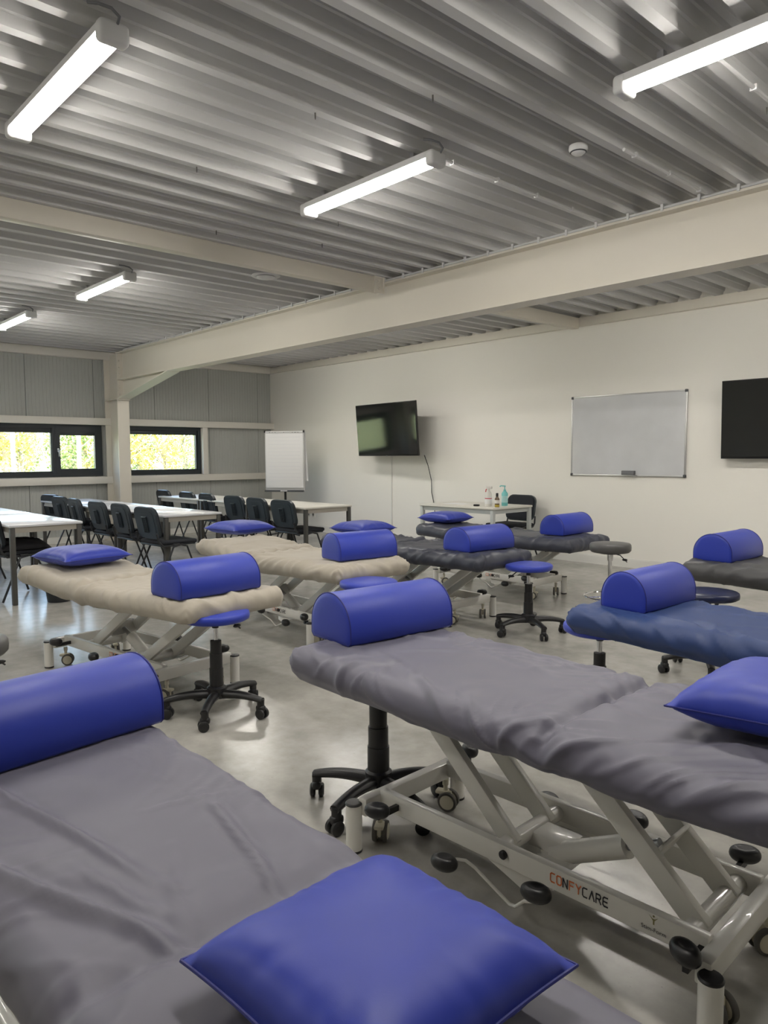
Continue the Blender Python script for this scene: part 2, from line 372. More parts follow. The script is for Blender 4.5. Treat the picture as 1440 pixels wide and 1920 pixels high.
for x0, y, lab in [(-4.02, 1.23, 'lit tube lamp nearest on the upper left of the ceiling'),
                   (-1.79, 3.06, 'lit tube lamp at the right edge of the ceiling'),
                   (-4.02, 3.01, 'lit tube lamp in the middle of the ceiling'),
                   (-7.62, 2.87, 'lit tube lamp beyond the slim joist, beside the round vent'),
                   (-10.02, 2.78, 'farthest lit tube lamp at the left edge, toward the windows'),
                   (-1.79, 1.23, 'lit tube lamp above and outside the top of the view'),
                   (-7.62, .9, 'lit tube lamp outside the left of the view'),
                   (-10.02, .9, 'lit tube lamp near the left wall outside the view'),
                   (-4.02, -1.2, 'lit tube lamp behind the viewpoint on the left'),
                   (.6, 5.9, 'lit tube lamp beyond the beam outside the right of the view'),
                   (-1.79, 5.9, 'lit tube lamp hidden behind the deep beam, right of the slim joist'),
                   (-4.02, 5.9, 'lit tube lamp hidden behind the deep beam, beside the slim joist'),
                   (-7.62, 5.9, 'lit tube lamp hidden behind the deep beam above the chairs'),
                   (-10.02, 5.9, 'lit tube lamp hidden behind the deep beam near the left wall')]:
    make_lamp(x0, y, lab)
vt = thing('air_vent', 'round white air valve under the ceiling ribs next to the slim joist', 'vent', (-5.72, 3.82, ZC))
one('collar', MB().lathe([(.06, 0), (.06, -.05)], 20), steel, vt)
one('rim', MB().lathe([(.07, -.045), (.125, -.05), (.13, -.058), (.115, -.066), (.09, -.062), (.075, -.05)], 32), lamp_h, vt)
one('disc', MB().lathe([(.02, -.055), (.078, -.06), (.083, -.068), (.07, -.078), (.0, -.082)], 32), lamp_h, vt)
sd = thing('smoke_detector', 'small white smoke detector hanging beside a ceiling rib', 'smoke detector', (-2.36, 3.63, ZC + .012))
one('body', MB().lathe([(.05, 0), (.052, -.02), (.045, -.032), (.04, -.036), (.025, -.048), (0, -.05)], 24), lamp_h, sd)
one('grille', MB().lathe([(.044, -.031), (.046, -.034), (.04, -.037)], 24), dark_pl, sd)

# ---------------------------------------------------------------- televisions, whiteboard, flip chart, cables
def tv(label, x0, x1, zt, zb, yt, yb, yaw=0):
    cx = (x0 + x1) / 2; W = x1 - x0; H = math.hypot(zt - zb, yt - yb); tilt = math.atan2(yb - yt, zt - zb)
    t = thing('television', label, 'television', (cx, YW, (zt + zb) / 2), 0)
    r = link('cabinet', MB().rbox((0, 0, 0), (W, .035, H), .005, seg=2).mesh('cabinet', tv_m), t, (0, (yt + yb) / 2 - YW + .018, 0), rot=(-tilt * -1, 0, 0))
    r.rotation_euler = (tilt, 0, yaw)
    one('screen', MB().box((0, -.0175, .006), (W - .016, .003, H - .03)), screen_m, r, smooth=False)
    one('logo_plate', MB().box((-.0, -.02, -H / 2 + .0), (.03, .008, .012)), steel, r, smooth=False)
    d = -((yt + yb) / 2 - YW) - .04
    one('wall_mount', MB().box((0, -.012, 0), (.4, .024, .3)).box((0, -d / 2, 0), (.06, d, .06)).box((0, -d - .0, 0), (.34, .02, .3)), dark_pl, t, smooth=False)
    return t
tv('black wall television tilted down, left of the desk, reflecting a window', -9.045, -7.59, 2.152, 1.353, 7.64, 7.70, R_(-4.3))
tv('black wall television at the right edge beside the whiteboard', -3.375, -1.92, 2.118, 1.302, 7.94, 7.96)
wbx0, wbx1, wz0, wz1 = -5.29, -3.805, 1.094, 2.07
wt = thing('whiteboard', 'framed whiteboard with wipe marks on the white wall', 'whiteboard', ((wbx0 + wbx1) / 2, YW, (wz0 + wz1) / 2))
W, H = wbx1 - wbx0, wz1 - wz0
one('writing_surface', MB().box((0, -.012, 0), (W - .02, .014, H - .02)), board_m, wt, smooth=False)
for s in (-1, 1):
    one('frame_bar', MB().rbox((0, -.013, s * (H / 2 - .008)), (W - .04, .022, .018), .004, seg=2), alu_m, wt)
    one('frame_bar', MB().rbox((s * (W / 2 - .008), -.013, 0), (.018, .022, H - .04), .004, seg=2), alu_m, wt)
    for q in (-1, 1): part('corner_cap', 'cc', lambda: MB().rbox((0, 0, 0), (.034, .028, .034), .008, seg=2), dark_pl, wt, (s * (W / 2 - .012), -.015, q * (H / 2 - .012)))
one('eraser_shelf', MB().box((.065, -.04, -H / 2 + .012), (.2, .06, .006)), alu_m, wt, smooth=False)
er = MB().rbox((0, 0, 0), (.16, .05, .05), .006, seg=2)
o = one('eraser', er, mid_pl, None, (-4.485, YW - .045, wz0 + .042)); tag(o, 'grey felt eraser on the lower edge of the whiteboard', 'eraser')

fc = thing('flip_chart', 'flip chart easel with ruled white paper in the far corner', 'flip chart', (-11.0, 7.22, 0))
fc.location = (-10.43, 7.28, 0); fc.rotation_euler = (0, 0, math.radians(38))
one('board', MB().rbox((0, .02, 1.27), (.69, .02, 1.02), .004, seg=2), lamp_h, fc)
one('paper_pad', MB().rbox((0, .0, 1.29), (.655, .014, .95), .003, seg=2), paper_m, fc)
for k in range(13): part('ruled_line', 'rl', lambda: MB().box((0, 0, 0), (.56, .001, .003)), mat('line_print', (.66, .67, .7), .8), fc, (0, -.0076, 1.68 - .062 * k), smooth=False)
one('clamp_bar', MB().rbox((0, -.008, 1.765), (.66, .02, .034), .004, seg=2), lamp_h, fc)
for xx in (-.25, -.2, -.15, 0, .15, .2, .25): part('peg', 'peg', lambda: MB().lathe([(.006, 0), (.006, -.012)], 8, axis='y'), dark_pl, fc, (xx, -.018, 1.757))
for s in (-1, 1): part('clamp_end', 'ce', lambda: MB().rbox((0, 0, 0), (.024, .036, .04), .005, seg=2), black_pl, fc, (s * .342, 0, 1.775))
one('pen_tray', MB().box((0, -.03, .765), (.68, .07, .03)), dark_pl, fc, smooth=False)
one('tray_label', MB().box((0, -.067, .768), (.12, .003, .014)), paper_m, fc, smooth=False)
one('pole', MB().tube([(0, .02, .03), (0, .02, .76)], .02, 10), black_pl, fc)
for a in (90, 210, 330): one('foot', MB().tube([(0, .02, .06), (.33 * math.cos(math.radians(a)), .02 + .33 * math.sin(math.radians(a)), .018)], .014, 8), black_pl, fc)
one('turned_sheet', MB().add([(.02, .06, 1.77), (.355, .05, 1.77), (.39, .09, .93), (.05, .09, .93), (.02, .062, 1.77), (.355, .052, 1.77), (.39, .093, .93), (.05, .093, .93)], [(0, 1, 2, 3), (7, 6, 5, 4), (0, 4, 5, 1), (1, 5, 6, 2), (2, 6, 7, 3), (3, 7, 4, 0)]), paper_m, fc, smooth=False)

o = one('cable_duct', MB().box((-8.62, YW - .008, .72), (.02, .014, 1.27)), skirt_m); tag(o, 'narrow white cable duct below the tilted television', 'cable duct')
import itertools
pts = [(-7.78, YW - .12, 1.36), (-7.76, YW - .06, 1.2), (-7.72, YW - .03, .98), (-7.72, YW - .025, .8), (-7.66, YW - .03, .6), (-7.62, YW - .04, .3), (-7.6, YW - .05, .02)]
o = one('power_cable', MB().tube(pts, .006, 6), black_rub); tag(o, 'black cable hanging from the tilted television toward the desk', 'cable')
for xx, nm in ((-10.84, 'left'), (-10.7, 'right')):
    t = thing('wall_socket', 'white wall socket low on the wall behind the chairs, %s of the pair' % nm, 'socket', (xx, YW, .3), 0)
    one('plate', MB().rbox((0, -.006, 0), (.08, .012, .08), .004, seg=2), skirt_m, t); one('outlet', MB().lathe([(.022, 0), (.022, -.004), (.016, -.003), (.016, .004)], 16, (0, -.012, 0), 'y'), mid_pl, t)

# ---------------------------------------------------------------- treatment tables
def sheet_mesh(name, m, L, W, zf, zh, zhead, ah, h, res, seed, amp=1.0, folds=(), hem=.0, rr=.062, droop=0.0):
    curl = .04; TH = 2.0; D = rr * TH + h + curl
    hl, hw = L / 2 - rr, W / 2 - rr
    def axis(half):
        n = max(4, int(round(2 * half / res))); core = [-half + 2 * half * i / n for i in range(n + 1)]
        k = max(6, int(round(D / (res * .8)))); ext = [half + D * (i + 1) / k for i in range(k)]
        return [-x for x in reversed(ext)] + core + ext
    A, B = axis(hl), axis(hw); vs = []
    for a in A:
        for b in B:
            dx, dy = max(abs(a) - hl, 0), max(abs(b) - hw, 0); d = max(dx, dy)
            qa, qb = max(-hl, min(hl, a)), max(-hw, min(hw, b))
            if qa > ah: zt = zh + (zf - zh) * sstep(0, 1, (qa - ah) / (L / 2 - ah)) * 1.0
            else: zt = zh + (zhead - zh) * sstep(0, 1, (ah - qa) / (L / 2 + ah))
            zt -= .026 * math.exp(-((qa - ah + .05 * qb) / .022) ** 2) * amp * (1 - .85 * sstep(0, .14, d))
            zt += .012 * math.exp(-((qa - ah + .09) / .07) ** 2) + .01 * math.exp(-((qa - ah - .08) / .06) ** 2)
            nx, ny = (math.copysign(dx, a), math.copysign(dy, b)) if d > 0 else (0, 0)
            hh = math.hypot(nx, ny); nx, ny = (nx / hh, ny / hh) if hh > 0 else (0, 0)
            hv = h * (1 + .18 * N(a * 2.2, b * 2.2, seed + 9)) + droop * math.exp(-((qa - ah) / .35) ** 2)
            sn = 0
            if d < rr * TH: out, dn, nz, sn = rr * math.sin(d / rr), rr * (1 - math.cos(d / rr)), math.cos(d / rr), math.sin(d / rr)
            else:
                e = min(d - rr * TH, h); o1 = rr * math.sin(TH) - e * .66 * hv / h; d1 = rr * (1 - math.cos(TH)) + e * .8 * hv / h; e2 = max(0, d - rr * TH - h)
                out, dn, nz, sn = o1 - e2 * .95, d1 + .1 * e2, -.6, .8
            # folds: gathers at right angles to the edges, soft diagonal creases, cloth ripple near the hinge
            el = hw - abs(b); ee = hl - abs(a)
            fall = 1 - .85 * sstep(.05, rr * TH + h, d)
            wl_ = sstep(-.19, .03, -el) * fall; we = sstep(-.16, .03, -ee) * fall
            nn = N(a * 2.6, b * 2.6, seed)
            s1 = a * 7 + abs(b) * 6 * (1 if N(a * 1.1, 3.3, seed) > 0 else -1) + nn * 1.6 + (1 if b > 0 else 3) * 7.7
            s2 = b * 7 + abs(a) * 5 * (1 if N(b * 1.6, 7.3, seed) > 0 else -1) + nn * 1.6 + (1 if a > 0 else 3) * 9.1
            g1 = crease(s1, b * 1.1, seed + .5, .13) + .7 * crease(s1 * 1.9 + 3, b * 1.5, seed + 5, .1) - .4
            g2 = crease(s2, a * 1.1, seed + 2.5, .13) + .7 * crease(s2 * 1.9 + 3, a * 1.5, seed + 7, .1) - .4
            disp = .0105 * amp * (g1 * wl_ * (1 - we * .6) + g2 * we)
            u_, v_ = a * .82 + b * .57, -a * .57 + b * .82
            m1 = sstep(-.1, .3, N(a * 2, b * 2, seed + 41)); m2 = sstep(-.1, .3, N(a * 2.4, b * 2.4, seed + 47))
            disp += amp * (.0065 * m1 * crease(u_ * 1.2 + 5, v_ * 4.2 + nn * .4, seed + 11, .08) + .005 * m2 * crease(v_ * 1.4 - 3, u_ * 5 + nn * .5, seed + 17, .07) + .0012 * N(a * 12, b * 12, seed) + .004 * N(a * 3.6, b * 3.6, seed + 6))
            hg = math.exp(-((qa - ah) / .12) ** 2) * (1 if d < .02 else .6)
            disp += .010 * amp * hg * (crease(b * 9 + seed + a * 3, (a - ah) * 2, seed + 3, .2) - .3)
            for (x0, y0, x1, y1, hgt, wd) in folds:
                ex, ey = x1 - x0, y1 - y0; l2 = ex * ex + ey * ey
                t = max(0, min(1, ((a - x0) * ex + (b - y0) * ey) / l2)); px, py = x0 + t * ex, y0 + t * ey
                dist = ((a - px) * -ey + (b - py) * ex) / math.sqrt(l2) + .012 * N(t * 3, x0 * 5, seed); rad = math.hypot(a - px, b - py)
                if rad < wd * 4:
                    tp = math.sin(PI * (.08 + .84 * t)); q = dist / wd
                    disp += hgt * tp * (math.exp(-q * q) - .25 * math.exp(-((q - 1.6) / 1.1) ** 2)) * (1 if rad < wd * 3 else 4 - rad / wd)
            x_, y_, z_ = qa + nx * out, qb + ny * out, zt - dn
            sl_ = sn if d > 0 else 0
            vs.append((x_ + nx * sl_ * disp, y_ + ny * sl_ * disp, z_ + nz * disp))
            if d == 0: vs[-1] = (x_, y_, z_ + disp)
    nb = len(B)
    fs = [(i * nb + j, (i + 1) * nb + j, (i + 1) * nb + j + 1, i * nb + j + 1) for i in range(len(A) - 1) for j in range(nb - 1)]
    me = bpy.data.meshes.new(name); me.from_pydata(vs, [], fs); me.materials.append(m)
    me.polygons.foreach_set('use_smooth', [True] * len(me.polygons))
    return me

def letters(scale=1.0):
    """stroke lettering: returns two MBs (orange and black) lying in the xz plane"""
    G = {'C': [[(4, 6), (1, 6), (0, 5), (0, 1), (1, 0), (4, 0)]], 'O': [[(1, 6), (0, 5), (0, 1), (1, 0), (3.4, 0), (4.4, 1), (4.4, 5), (3.4, 6), (1, 6)]],
         'N': [[(0, 0), (0, 6), (4, 0), (4, 6)]], 'F': [[(0, 0), (0, 6), (4, 6)], [(0, 3.2), (3.4, 3.2)]], 'Y': [[(0, 6), (2.2, 3), (4.4, 6)], [(2.2, 3), (2.2, 0)]],
         'A': [[(0, 0), (2.2, 6), (4.4, 0)]], 'R': [[(0, 0), (0, 6), (3.2, 6), (4, 5), (4, 4), (3.2, 3), (0, 3)], [(2.2, 3), (4.2, 0)]],
         'E': [[(4, 6), (1, 6), (0, 5), (0, 1), (1, 0), (4, 0)], [(0.6, 3.1), (3.6, 3.1)]]}
    def line(mb, p, q, w):
        d = Vector((q[0] - p[0], q[1] - p[1])); n_ = Vector((-d.y, d.x)).normalized() * w / 2; d.normalize(); e = d * w * .35
        c = [(p[0] + n_.x - e.x, p[1] + n_.y - e.y), (p[0] - n_.x - e.x, p[1] - n_.y - e.y), (q[0] - n_.x + e.x, q[1] - n_.y + e.y), (q[0] + n_.x + e.x, q[1] + n_.y + e.y)]
        mb.add([(a * scale, 0, b * scale * 1.25) for a, b in c], [(0, 1, 2, 3)])
    res = {}; x = 0
    for i, ch in enumerate('CONFYCARE'):
        key = 'o' if i in (0, 1, 3, 4) else 'k'
        mb = res.setdefault(key, MB())
        for st in G[ch]:
            for p, q in zip(st[:-1], st[1:]): line(mb, (p[0] + x, p[1]), (q[0] + x, q[1]), 1.05)
        x += 6.1
    return res
LT = letters(.0033)
def txt(body, size):
    cu = bpy.data.curves.new('t', 'FONT'); cu.body = body; cu.size = size
    ob = bpy.data.objects.new('t', cu); C.objects.link(ob)
    dg = bpy.context.evaluated_depsgraph_get(); me = bpy.data.meshes.new_from_object(ob.evaluated_get(dg))
    bpy.data.objects.remove(ob); return me
STIM = txt('Stim-Form', .0155); STIM.materials.clear(); STIM.materials.append(ink_m)

def pad_mb():   # oval pedal pad with a dimple
    m = MB(); nu, nv = 18, 10; vs = []
    for j in range(nv + 1):
        t = PI * j / nv
        for i in range(nu):
            a = 2 * PI * i / nu; r = math.sin(t) ** .7
            z = .025 * math.cos(t); x, y = .044 * r * math.cos(a), .03 * r * math.sin(a)
            if z > 0: z -= .011 * math.exp(-((x / .018) ** 2 + (y / .012) ** 2))
            vs.append((x, y, z))
    return m.add(vs, [(j * nu + i, (j + 1) * nu + i, (j + 1) * nu + (i + 1) % nu, j * nu + (i + 1) % nu) for j in range(nv) for i in range(nu)])

def base_frame(root, bc, brz, zt, ash, psh, lean, sides=(1, -1), logo=True):
    """bc: base centre in the bed's frame, brz: its turn"""
    cr, sr = math.cos(brz), math.sin(brz)
    def P(x, y, z): return (bc[0] + cr * x - sr * y, bc[1] + sr * x + cr * y, z)
    def pt(name, key, b, m, x, y, z, rz=0, parent=None, **k): return part(name, key, b, m, parent or root, P(x, y, z), brz + rz, **k)
    hx, hy = .6, .275
    for sx in (-1, 1):
        pt('cross_bar', 'xbar', lambda: MB().rbox((0, 0, 0), (.04, .52, .062), .006, seg=2), white_metal, sx * .575, 0, .158)
        for sy in (-1, 1):
            p = pt('post', 'post', lambda: MB().lathe([(.028, .008), (.028, .166)], 24), white_metal, sx * hx, sy * hy, 0)
            part('cap', 'pcap', lambda: MB().lathe([(.029, .166), (.0295, .17), (.026, .174), (0, .175)], 24), black_pl, p)
            part('foot_ring', 'pfoot', lambda: MB().lathe([(.027, 0), (.029, .002), (.029, .009), (.02, .009)], 24), black_pl, p)
            c = pt('caster', 'fork', lambda: MB().lathe([(.009, .03), (.009, .095), (.012, .096), (.012, .118)], 12).rbox((0, 0, .052), (.05, .014, .045), .006, seg=2).rbox((.012, 0, .068), (.05, .034, .014), .005, seg=2), cream_pl, sx * .575 , sy * .175, 0, rz=(sx * 1.3 + sy * .9))
            for q in (-1, 1):
                wh = part('wheel', 'wheel', lambda: MB().lathe([(.026, -.008), (.035, -.008), (.037, -.004), (.037, .004), (.035, .008), (.026, .008)], 28, (0, 0, 0), 'y'), tyre, c, (-.012, q * .018, .037))
                part('hub', 'hub', lambda: MB().lathe([(.004, -.0095), (.022, -.0105), (.0275, -.0085), (.0275, .0085), (.022, .0105), (.004, .0095)], 28, (0, 0, 0), 'y'), cream_pl, wh)
            # brake pad on a short stub
            pt('brake_pedal', 'pad', pad_mb, black_pl, sx * (.475 if sx * sy > 0 else .545), sy * .285, .19 if sx * sy > 0 else .208, rz=sx * sy * .5)
            pt('pedal_stem', 'pstem', lambda: MB().box((0, 0, 0), (.014, .1, .02)), black_pl, sx * (.475 if sx * sy > 0 else .545), sy * .235, .168, smooth=False)
    for sy in (-1, 1):
        pt('side_rail', 'rail', lambda: MB().rbox((0, 0, 0), (1.12, .03, .064), .005, seg=2), white_metal, 0, sy * .175, .17)
        pt('rail_bolt', 'rbolt', lambda: MB().lathe([(.013, 0), (.013, .01), (.009, .014), (0, .015)], 14, (0, 0, 0), 'y'), black_pl, (psh + .035) if sy > 0 else -.04 + psh, sy * .189, .176, rz=0 if sy > 0 else PI)
        # pedals joined by a bent rod
        for q, zq in ((psh + .185, .13), (psh - .14, .175)): pt('foot_pedal', 'pad', pad_mb, black_pl, q, sy * .285, zq, rz=.25 * sy)
        pt('pedal_rod', 'prod%d' % sy, lambda sy=sy: MB().tube([(.16, sy * .09, 0), (.13, sy * .07, .006), (.11, sy * .055, .004), (.08, sy * .045, -.012), (.02, sy * .04, -.045), (-.04, sy * .04, -.072), (-.06, sy * .04, -.07), (-.1, sy * .055, -.03), (-.16, sy * .09, .01)], .005, 8), white_metal, psh + .025, sy * .19, .135)
        pt('pedal_plate', 'pplate', lambda: MB().prism([(.1, 0), (-.12, 0), (-.12, -.045), (-.07, -.06)], -.002, .002, 'xz'), white_metal, psh + .045, sy * .17, .14, smooth=False)
        if logo and sy in sides:
            rz = 0 if sy < 0 else PI
            lx = psh - .125 if sy > 0 else psh - .125
            for kk, mm in (('o', orange_m), ('k', ink_m)):
                part('lettering', 'lt' + kk, lambda kk=kk: LT[kk], mm, root, P(lx, sy * .1915, .162), brz + rz, smooth=False)
            if sy > 0 and psh == 0:
                s_ = link('lettering', STIM, root, P(lx - .267, sy * .1915, .155), 0); s_.rotation_euler = (PI / 2, 0, brz + rz)
                e_ = part('emblem', 'emb', lambda: MB().prism([(-.012, .016), (-.002, .004), (-.002, -.006), (.002, -.006), (.002, .004), (.012, .016), (.003, .009), (-.003, .009)], 0, .0004, 'xz').prism([(.003 * math.cos(k), .016 + .003 * math.sin(k)) for k in range(6)], 0, .0004, 'xz'), olive_m, root, P(lx - .3, sy * .1915, .18), brz + rz, smooth=False)
    # lifting arms
    top = zt - .135; bz = .165; run = (top - bz) / math.tan(math.radians(lean))
    Larm = math.hypot(run, top - bz)
    for k, bx in enumerate((-.5 + ash, .075 + ash)):
        for sy in (-1, 1):
            pt('lift_arm', 'arm%.3f_%.1f' % (Larm, lean), lambda: MB().rbox((run / 2, 0, (top - bz) / 2), (Larm + .03, .03, .062), .006, seg=2, ry=-math.radians(lean)), white_metal if ash == 0 or True else grey_metal, bx, sy * .095, bz)
            pt('arm_bracket', 'abr', lambda: MB().rbox((0, 0, 0), (.055, .03, .07), .005, seg=2), white_metal, bx + run, sy * .12, top + .01)
            pt('pivot_bolt', 'rbolt', lambda: MB(), black_pl, bx + run, sy * .135, top + .005, rz=0 if sy > 0 else PI)
        pt('cross_tube', 'xtube', lambda: MB().tube([(0, -.16, 0), (0, .16, 0)], .026, 14), white_metal, bx, 0, bz)
    # plate between the head-end arms and the lifting cylinder
    f = .36; bx = -.5 + ash
    pt('arm_plate', 'aplate', lambda: MB().rbox((0, 0, 0), (.012, .17, .09), .003, seg=1, ry=-math.radians(lean) ), white_metal, bx + run * f, 0, bz + (top - bz) * f)
    p0 = Vector((-.02 + ash, 0, .125)); p1 = Vector((bx + run * f + .02, 0, bz + (top - bz) * f)); dv = p1 - p0
    pt('lift_cylinder', 'cyl%.2f%.2f' % (dv.x, dv.z), lambda: MB().tube([(0, 0, 0), tuple(dv * .72)], .034, 18), white_metal, *p0)
    pt('piston_rod', 'rod%.2f%.2f' % (dv.x, dv.z), lambda: MB().tube([tuple(dv * .7), tuple(dv)], .013, 12), steel, *p0)
    pt('motor_box', 'mbox', lambda: MB().rbox((0, 0, 0), (.15, .1, .09), .012, seg=2), white_metal, .0 + ash, -.03, .13)
    pt('motor_plate', 'bplate', lambda: MB().box((0, 0, 0), (.2, .3, .004)), white_metal, .0 + ash, 0, .13, smooth=False)
    # upper frame under the mattress
    for sy in (-1, 1): pt('upper_rail', 'urail', lambda: MB().rbox((0, 0, 0), (1.45, .03, .04), .004, seg=1), grey_metal, ash * .8 + .02, sy * .16, top + .055)

def bed(label, name, loc, rz, L, W, zf, zh, zhead, sheet, res, seed, bc, brz, ash, psh, lean, h=.062, amp=1.0, folds=(), ah=-.15, group=None, droop=.02):
    h = h - .028; zf -= .012; zh -= .012; zhead -= .012
    t = thing('treatment_table', label, 'treatment table', (loc[0], loc[1], 0), rz, group)
    link('fitted_sheet', sheet_mesh('fitted_sheet', sheet, L, W, zf, zh, zhead, ah, h, res, seed, amp, folds, droop=droop), t)
    one('mattress', MB().rbox(((L / 2 + ah) / 2 + ah / 2 + .0, 0, min(zf, zh) - .078), (L / 2 - ah - .12, W - .16, .05), .012, seg=2), black_pl, t)
    lx, ly = loc
    dx, dy = bc[0] - lx, bc[1] - ly; c, s = math.cos(-rz), math.sin(-rz)
    base_frame(t, (c * dx - s * dy, s * dx + c * dy), brz - rz, zh, ash, psh, lean)
    return t
# left-hand column: bolster end to the right
bed('beige-covered treatment table at the left front, beside the black bin', 'B', (-4.285, 1.91), R_(6.8), 1.92, .67, .64, .615, .655, beige_sheet, .016, 3, (-4.356, 1.917), R_(7.3), .16, .13, 33, amp=1.1, h=.054)
bed('beige-covered treatment table, second one back, in front of the black chairs', 'B2', (-4.66, 3.33), 0, 1.92, .68, .64, .62, .67, beige_sheet, .017, 21, (-4.76, 3.375), 0, .16, .13, 34, amp=1.3, h=.068)
bed('anthracite-covered treatment table, third one back on the left side', 'E', (-4.42, 4.46), 0, 1.92, .68, .62, .61, .64, dark_sheet, .018, 33, (-4.5, 4.54), 0, .16, .13, 34, amp=1.2)
bed('anthracite-covered treatment table farthest back, in front of the pale desk', 'F', (-4.52, 5.78), 0, 1.92, .66, .625, .61, .65, dark_sheet, .02, 45, (-4.67, 5.84), 0, .16, .13, 34, amp=1.1)
# right-hand column: turned round
Cf = []
def Cl(p, q, hgt, wd): # a fold of the foreground sheet given in room coordinates
    Cf.append((-(p[0] + 1.13), -(p[1] - .585), -(q[0] + 1.13), -(q[1] - .585), hgt * .85, wd * .62))
Cl((-1.85, .40), (-1.14, .545), .014, .018); Cl((-1.40, .76), (-.93, .66), .017, .018); Cl((-1.5, .30), (-.93, .50), .024, .026)
Cl((-1.43, .64), (-1.38, .80), .006, .01); Cl((-1.25, .60), (-1.0, .50), .007, .016); Cl((-1.32, .45), (-1.08, .50), .008, .014); Cl((-1.45, .86), (-1.3, .72), .006, .012); Cl((-1.7, .7), (-1.3, .74), .004, .01)
bed('grey-covered treatment table in the left foreground, cut off by the frame', 'C', (-1.13, .585), PI, 1.92, .60, .645, .625, .64, grey_sheet, .0095, 57, (-1.28, .57), PI, 0, 0, 44, h=.1, amp=.4, folds=Cf, ah=-.14)
bed('grey-covered treatment table with lettered white rail, right of centre', 'A', (-1.26, 1.875), PI, 1.92, .68, .664, .648, .676, grey_sheet, .0105, 69, (-1.28, 1.865), PI + R_(2), 0, 0, 43, h=.066, amp=1.05, ah=-.15, droop=-.012,
    folds=[(-.13, .36, -.2, .0, .012, .03), (.2, .3, .75, .1, .006, .02), (.1, -.1, .5, -.2, .006, .014), (-.3, .3, -.8, -.05, .014, .035), (-.25, .1, -.7, -.2, .008, .025)])
bed('navy-covered treatment table at the right edge, behind the grey one', 'N', (-1.06, 3.35), PI, 1.92, .66, .63, .61, .64, navy_sheet, .014, 81, (-.93, 3.38), PI, 0, 0, 43, h=.08, amp=1.15, folds=[(.75, .1, .2, .3, .01, .02), (.6, .2, -.1, .33, .008, .03)])
bed('dark grey-covered treatment table at the right edge near the white wall', 'K', (-1.33, 5.13), PI, 1.92, .66, .65, .63, .66, black_sheet, .018, 93, (-1.2, 5.13), PI, 0, 0, 43, h=.085, amp=1.0, folds=[(.8, .1, .1, .3, .012, .03)])

# ---------------------------------------------------------------- bolsters and pillows
BW, BH = .26, .185
def bolster_mb(ln, w=BW, h=BH):
    def prof(w, h):
        r = w / 2; p = [(-r + .012, 0), (-r, .012)]; s = h - r
        p += [(-r, max(.03, s))] if s > .03 else []
        n = 22
        for k in range(1, n): 
            a = PI - PI * k / n; p.append((r * math.cos(a), max(s, .03) + (h - max(s, .03)) * math.sin(a)))
        p += [(r, max(.03, s))] if s > .03 else []
        return p + [(r, .012), (r - .012, 0)]
    m = MB(); secs = []
    for y, k in ((-ln / 2, .965), (-ln / 2 + .003, .985), (-ln / 2 + .008, 1), (ln / 2 - .008, 1), (ln / 2 - .003, .985), (ln / 2, .965)):
        secs.append([(a * k, y, BH * .5 * (1 - k) + b * k) for a, b in prof(w, h)])
    n = len(secs[0]); vs = [v for s in secs for v in s]
    fs = [(i * n + k, i * n + (k + 1) % n, (i + 1) * n + (k + 1) % n, (i + 1) * n + k) for i in range(5) for k in range(n)]
    # slightly domed end caps
    m.add(vs, fs)
    for e, s in ((0, -1), (5, 1)):
        base = secs[e]; c = Vector((0, base[0][1] + s * .006, h * .45)); rings = [base] + [[tuple(Vector(v).lerp(c, t) + Vector((0, s * .003 * (1 - t), 0))) for v in base] for t in (.15, .5)]
        vv = [v for r in rings for v in r] + [tuple(c)]; ff = []
        for i in range(2): ff += [(i * n + k, i * n + (k + 1) % n, (i + 1) * n + (k + 1) % n, (i + 1) * n + k) for k in range(n)]
        ff += [(2 * n + k, 2 * n + (k + 1) % n, 3 * n) for k in range(n)]
        m.add(vv, ff)
    return m, [secs[1], secs[4]]
BM, SEAM = bolster_mb(.5); BME = BM.mesh('bolster_body', vinyl, ang=50)
SEM = [MB().tube([(a * 1.005, y, b * 1.003 + .0005) for a, y, b in q] + [q[0]], .0028, 6, cap=False).mesh('bolster_piping', vinyl_seam) for q in SEAM]
def bolster(label, vx, vy, z, rz, foot_dir, ly=1.0, tiltx=0, wy=1.0, hz=1.0):
    """vx, vy: the lower front corner that faces the camera"""
    # centre from the corner nearest the viewer (+x, -y corner in world terms)
    c, s = math.cos(rz), math.sin(rz); ox, oy = -BW * wy / 2, .25 * ly
    t = thing('bolster', label, 'bolster', (vx + c * ox - s * oy, vy + s * ox + c * oy, z), rz, 'half-round bolsters on the treatment tables')
    t.scale = (wy, ly, 1); t.rotation_euler = (0, tiltx, rz)
    link('cover', BME, t); link('piping', SEM[0], t); link('piping', SEM[1], t); t.scale = (wy, ly, hz)
ROLL = 'half-round blue vinyl bolster '
bolster(ROLL + 'on the left front beige-covered table', -3.37, 1.715, .632, R_(5), 1, wy=1.1)
bolster(ROLL + 'on the second beige-covered table', -3.87, 3.15, .634, R_(-8), 1, ly=.95)
bolster(ROLL + 'on the third table back, anthracite sheet', -3.655, 4.24, .612, R_(-4), 1, wy=1.15)
bolster(ROLL + 'on the anthracite table in front of the pale desk', -3.80, 5.70, .617, R_(1), 1)
bolster(ROLL + 'in the left foreground, cut off by the frame', -1.785, .385, .63, R_(7), 1, ly=1.0, hz=.93)
bolster(ROLL + 'right of centre, on the big grey-covered table', -2.035, 1.698, .652, R_(-4), 1, ly=1.03)
bolster(ROLL + 'on the navy-covered table', -1.665, 3.17, .612, R_(-2), 1, ly=.95, wy=.92)
bolster(ROLL + 'at the far right, on the dark grey-covered table', -1.99, 4.91, .635, R_(-1), 1)

